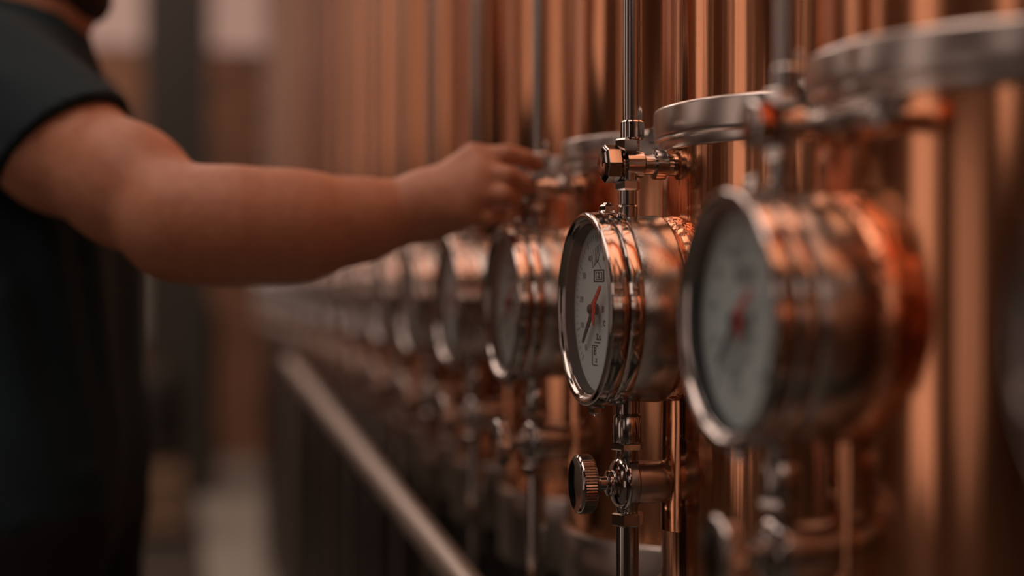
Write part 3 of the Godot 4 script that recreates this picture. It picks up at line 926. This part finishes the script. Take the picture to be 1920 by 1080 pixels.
func make_gauge(label: String, z: float) -> Node3D:
	var t := thing("pressure_gauge", Vector3(FACE_X, GAUGE_Y, z), label, "gauge", "round dial gauges along the tanks")
	var x := Transform3D(AX, Vector3.ZERO)
	var bez := Shape.new()
	var p := [Vector2(0.0695, 0.0158), Vector2(0.0695, 0.006), Vector2(0.0705, 0.0045), Vector2(0.0722, 0.004), Vector2(0.0730, 0.0030)]
	p.append_array(arc(0.0765, 0.0035, 0.0035, -PI + 0.3, -0.15, 9))
	p.append_array([Vector2(0.0798, 0.0048), Vector2(0.0802, 0.0075), Vector2(0.0803, 0.0110), Vector2(0.0802, 0.0150), Vector2(0.0796, 0.0157), Vector2(0.0775, 0.0160), Vector2(0.07, 0.0160)])
	obj("bezel", bez.lathe(p, x, 120), M.chrome, t)
	var ring := Shape.new().lathe([Vector2(0.07, 0.0162), Vector2(0.0775, 0.0162), Vector2(0.0792, 0.0166), Vector2(0.0795, 0.0176), Vector2(0.0798, 0.0205), Vector2(0.0799, 0.0240), Vector2(0.0798, 0.0275), Vector2(0.0792, 0.0286), Vector2(0.078, 0.029), Vector2(0.07, 0.029)], x, 120)
	obj("clamp_ring", ring, M.chrome, t)
	var ins := Shape.new().lathe([Vector2(0.0682, 0.0140), Vector2(0.0682, 0.0056), Vector2(0.0696, 0.0050)], x, 96)
	obj("gasket", ins, M.gasket, t)
	var case_ := Shape.new().lathe([Vector2(0.06, 0.029), Vector2(0.0755, 0.029), Vector2(0.0759, 0.0298), Vector2(0.0777, 0.062), Vector2(0.0768, 0.0645), Vector2(0.074, 0.0664), Vector2(0.0, 0.0664)], x, 96)
	obj("case", case_, M.brushed, t)
	var d := Shape.new().lathe([Vector2(0, 0.0135), Vector2(0.0690, 0.0135), Vector2(0.0690, 0.0149), Vector2(0, 0.0149)], x, 64)
	var dial := obj("dial", d, M.dial, t)
	var sc := Shape.new()
	for i in 51:
		var a := deg_to_rad(225.0 - 270.0 * i / 50.0)
		var major := i % 5 == 0
		var r0 := 0.0555 if major else 0.0585
		var ax := Basis(Vector3(0, 0, 1), Vector3(0, 1, 0), Vector3(-1, 0, 0)) * Basis(Vector3(0, 0, 1), a)
		sc.box(Vector3(0.063 - r0, 0.0011 if major else 0.0006, 0.0002), on_dial(cos(a) * (r0 + 0.063) * 0.5, sin(a) * (r0 + 0.063) * 0.5, 0.0001), 0.0, ax)
	obj("scale_marks", sc, M.grey_ink, dial)
	var nums := Shape.new()
	for i in 11:
		var a := deg_to_rad(225.0 - 270.0 * i / 10.0)
		if absf(cos(a)) > 0.35:
			nums.text(str(i * 10), 0.0065, dial_xf(cos(a) * 0.047, sin(a) * 0.047, 0.0002, 0.0, 1.4))
	obj("numerals", nums, M.grey_ink, dial)
	var em := Shape.new()          # framed emblem above the hub
	var e := Vector2(0.0050, 0.0275)
	for s in [-1.0, 1.0]:
		em.box(Vector3(0.0002, 0.0011, 0.0290), on_dial(e.x, e.y + s * 0.0046, 0.0001), 0.0)
		em.box(Vector3(0.0002, 0.0098, 0.0030), on_dial(e.x + s * 0.0135, e.y, 0.0001), 0.0)
		em.box(Vector3(0.0002, 0.0006, 0.0180), on_dial(e.x, e.y + s * 0.0029, 0.0001), 0.0)
		em.box(Vector3(0.0002, 0.0062, 0.0016), on_dial(e.x + s * 0.0084, e.y, 0.0001), 0.0)
	em.text("a", 0.0075, dial_xf(e.x, e.y + 0.0006, 0.0002, -0.1, 2.0), true)
	obj("emblem", em, M.ink, dial)
	var fan := Shape.new()         # drawn feather strokes at the top of the dial
	for i in 6:
		var a := deg_to_rad(64.0 + 9.0 * i)
		var ax := Basis(Vector3(0, 0, 1), Vector3(0, 1, 0), Vector3(-1, 0, 0)) * Basis(Vector3(0, 0, 1), a)
		fan.box(Vector3(0.017 - 0.001 * i, 0.0008, 0.0002), on_dial(-0.014 + 0.0042 * (5 - i), 0.0475 - 0.0012 * i, 0.0001), 0.0, ax)
	fan.box(Vector3(0.0002, 0.0007, 0.019), on_dial(-0.005, 0.0375, 0.0001), 0.0, Basis(Vector3(1, 0, 0), -0.35))
	fan.box(Vector3(0.0002, 0.0006, 0.015), on_dial(0.006, 0.0365, 0.0001), 0.0, Basis(Vector3(1, 0, 0), 0.6))
	obj("scroll_mark", fan, M.ink, dial)
	var words := Shape.new()
	words.text("B", 0.0070, dial_xf(0.0165, 0.0000), true)
	words.text("c", 0.0080, dial_xf(0.0200, -0.0105), true)
	words.text("Ls", 0.0070, dial_xf(0.0040, -0.0230), true)
	words.box(Vector3(0.0002, 0.0007, 0.0160), on_dial(0.000, -0.0275, 0.0001), 0.0)
	words.text("B", 0.0080, dial_xf(-0.0060, -0.0350), true)
	words.text("x", 0.0060, dial_xf(-0.0030, -0.0420), true)
	for s in [-1.0, 1.0]:
		words.box(Vector3(0.0002, 0.0007, 0.0150), on_dial(-0.006, -0.0385 + s * 0.0080, 0.0001), 0.0)
	words.box(Vector3(0.0002, 0.0160, 0.0018), on_dial(-0.0140, -0.0385, 0.0001), 0.0)
	obj("lettering", words, M.ink, dial)
	# pointers
	var hub := Shape.new().lathe([Vector2(0, 0.0050), Vector2(0.0030, 0.0054), Vector2(0.0044, 0.0066), Vector2(0.0046, 0.0135)], x, 24)
	obj("hub", hub, M.needle, t)
	pointer(t, "red_pointer", M.red, Vector2(0.0250, 0.0185), 0.0034, 0.0020, 0.0086)
	var vane := Shape.new()
	var q := [Vector2(0.0025, 0.0060), Vector2(0.0110, 0.0070), Vector2(0.0120, -0.0030), Vector2(0.0095, -0.0135), Vector2(0.0060, -0.0130), Vector2(0.0025, -0.0020)]
	prism(vane, q, 0.0074, 0.0080)
	obj("red_vane", vane, M.red, t)
	pointer(t, "dark_pointer", M.needle, Vector2(-0.0310, -0.0285), 0.0034, 0.0017, 0.0100)
	obj("glass", Shape.new().lathe([Vector2(0, 0.0030), Vector2(0.0722, 0.0030)], x, 64), M.glass, t)
	# hinge screw on top, closing screw below
	for s in [1.0, -1.0]:
		var sc2 := Shape.new()
		var at := Vector3(0.0205 if s > 0 else 0.011, 0.0785 * s, 0.004)
		var b := Basis() if s > 0 else Basis(Vector3(1, 0, 0), PI)
		sc2.box(Vector3(0.015, 0.006, 0.013), at, 0.0022, b)
		sc2.rod(0.0062, 0.001, 0.0075, 0.0014, Transform3D(b, at), 6, true)
		sc2.rod(0.0036, 0.006, 0.0092, 0.0012, Transform3D(b, at), 16)
		obj("screw", sc2, M.chrome, t)
	var sx := Transform3D(Basis(), Vector3(PIPE_X - FACE_X, 0, 0))
	obj("stem", Shape.new().rod(0.0105, -0.0873, -0.07, 0.001, sx, 24), M.steel, t)
	obj("stem", Shape.new().rod(0.0085, 0.07, 0.0858, 0.001, sx, 24), M.steel, t)
	return t

func prism(s: Shape, q: Array, front: float, back: float) -> void:
	var a := []
	var b := []
	var mid := Vector2.ZERO
	for p in q:
		a.append(Vector3(front, p.y, p.x))
		b.append(Vector3(back, p.y, p.x))
		mid += p / q.size()
	s.face(a, Vector3(-1, 0, 0))
	s.face(b, Vector3(1, 0, 0))
	for i in q.size():
		var j := (i + 1) % q.size()
		var m2: Vector2 = (q[i] + q[j]) * 0.5 - mid
		s.face([a[i], a[j], b[j], b[i]], Vector3(0, m2.y, m2.x).normalized())

func pointer(t: Node3D, called: String, m: Material, tip: Vector2, w0: float, w1: float, depth: float) -> void:
	var d := tip.normalized()
	var e := Vector2(-d.y, d.x)
	var s := Shape.new()
	prism(s, [e * w0, tip + e * w1 - d * 0.001, tip + d * 0.0008, tip - e * w1 - d * 0.001, -e * w0, -d * 0.006], depth - 0.0007, depth + 0.0004)
	obj(called, s, m, t)

func make_tap(label: String, z: float) -> Node3D:
	var t := thing("tap_valve", Vector3(PIPE_X, TAP_Y, z), label, "valve", "upper tap valves above the gauges")
	var x := Transform3D(AX, Vector3.ZERO)
	obj("handle", Shape.new().lathe([Vector2(0, -0.0225), Vector2(0.0125, -0.0225), Vector2(0.0158, -0.0195), Vector2(0.0158, -0.0095), Vector2(0.013, -0.007), Vector2(0, -0.007)], x, 8, 0, 0.0, true), M.chrome, t)
	var body := Shape.new()
	body.lathe([Vector2(0, -0.008), Vector2(0.0065, -0.008), Vector2(0.0065, -0.004), Vector2(0.0105, -0.002), Vector2(0.0112, 0.012), Vector2(0.0085, 0.014), Vector2(0.0085, 0.022), Vector2(0.0125, 0.023), Vector2(0.0125, 0.032), Vector2(0.009, 0.034), Vector2(0.009, 0.038), Vector2(0, 0.038)], x, 32)
	obj("body", body, M.steel, t)
	var v := Shape.new()
	v.rod(0.0078, -0.034, 0.0, 0.0008, Transform3D(Basis(), Vector3(0.0, 0, 0.0)), 20)
	v.rod(0.0105, -0.022, -0.013, 0.0015, Transform3D(), 6, true)
	obj("outlet", v, M.steel, t)
	obj("collar", Shape.new().rod(0.0105, 0.009, 0.021, 0.0015, Transform3D(), 6, true), M.chrome, t)
	return t

func make_drain(label: String, z: float) -> Node3D:
	var t := thing("drain_valve", Vector3(PIPE_X, DRAIN_Y, z), label, "valve", "lower drain valves under the gauges")
	var x := Transform3D(AX, Vector3(-0.006, 0, 0))
	# union up to the gauge
	var un := Shape.new()
	un.lathe([Vector2(0, 0.018), Vector2(0.0095, 0.018), Vector2(0.0088, 0.028), Vector2(0.0105, 0.031), Vector2(0.0118, 0.034), Vector2(0.0118, 0.055), Vector2(0.0105, 0.0565), Vector2(0, 0.0565)], Transform3D(), 28)
	obj("union", un, M.steel, t)
	var nut := Shape.new().rod(0.0142, 0.0275, 0.0335, 0.0009, Transform3D(), 6, true)
	obj("nut", nut, M.chrome, t)
	var body := Shape.new()
	body.lathe([Vector2(0, 0.003), Vector2(0.019, 0.003), Vector2(0.0195, 0.004), Vector2(0.0195, 0.011), Vector2(0.0175, 0.0125), Vector2(0.0178, 0.032), Vector2(0.0165, 0.038), Vector2(0.0135, 0.0415), Vector2(0.0135, 0.0452), Vector2(0, 0.0452)], x, 40)
	obj("body", body, M.satin, t)
	var bon := Shape.new()
	bon.lathe([Vector2(0, -0.0125), Vector2(0.0085, -0.0125), Vector2(0.0105, -0.0115), Vector2(0.0112, -0.009), Vector2(0.0105, -0.0075), Vector2(0.0155, -0.0065), Vector2(0.019, -0.0045), Vector2(0.0212, -0.0015), Vector2(0.0205, -0.0008), Vector2(0.0232, -0.0004), Vector2(0.0238, 0.0004), Vector2(0.0238, 0.0028), Vector2(0.0230, 0.0034), Vector2(0, 0.0034)], x, 56)
	obj("bonnet", bon, M.chrome, t)
	var st := Shape.new()
	st.lathe([Vector2(0, -0.026), Vector2(0.0068, -0.026), Vector2(0.0068, -0.0195), Vector2(0.0058, -0.0185), Vector2(0.0058, -0.012), Vector2(0, -0.012)], x, 24)
	obj("valve_stem", st, M.steel, t)
	var kn := Shape.new()
	kn.lathe([Vector2(0, -0.0365), Vector2(0.010, -0.0367), Vector2(0.0165, -0.0372), Vector2(0.0205, -0.0385), Vector2(0.0222, -0.0388), Vector2(0.0236, -0.0378), Vector2(0.0240, -0.0366)], x, 160)
	kn.lathe([Vector2(0.0240, -0.0366), Vector2(0.0244, -0.0362), Vector2(0.0244, -0.0268), Vector2(0.0240, -0.0264)], x, 540, 60, 0.0011)
	kn.lathe([Vector2(0.0240, -0.0264), Vector2(0.0225, -0.0252), Vector2(0.0, -0.0252)], x, 160)
	obj("knob", kn, M.chrome, t)
	var low := Shape.new()
	low.lathe([Vector2(0, -0.037), Vector2(0.0088, -0.037), Vector2(0.0088, -0.024), Vector2(0.0105, -0.0165), Vector2(0, -0.0165)], Transform3D(), 28)
	obj("outlet", low, M.steel, t)
	obj("nut", Shape.new().rod(0.0135, -0.0355, -0.0245, 0.0012, Transform3D(), 6, true), M.chrome, t)
	return t
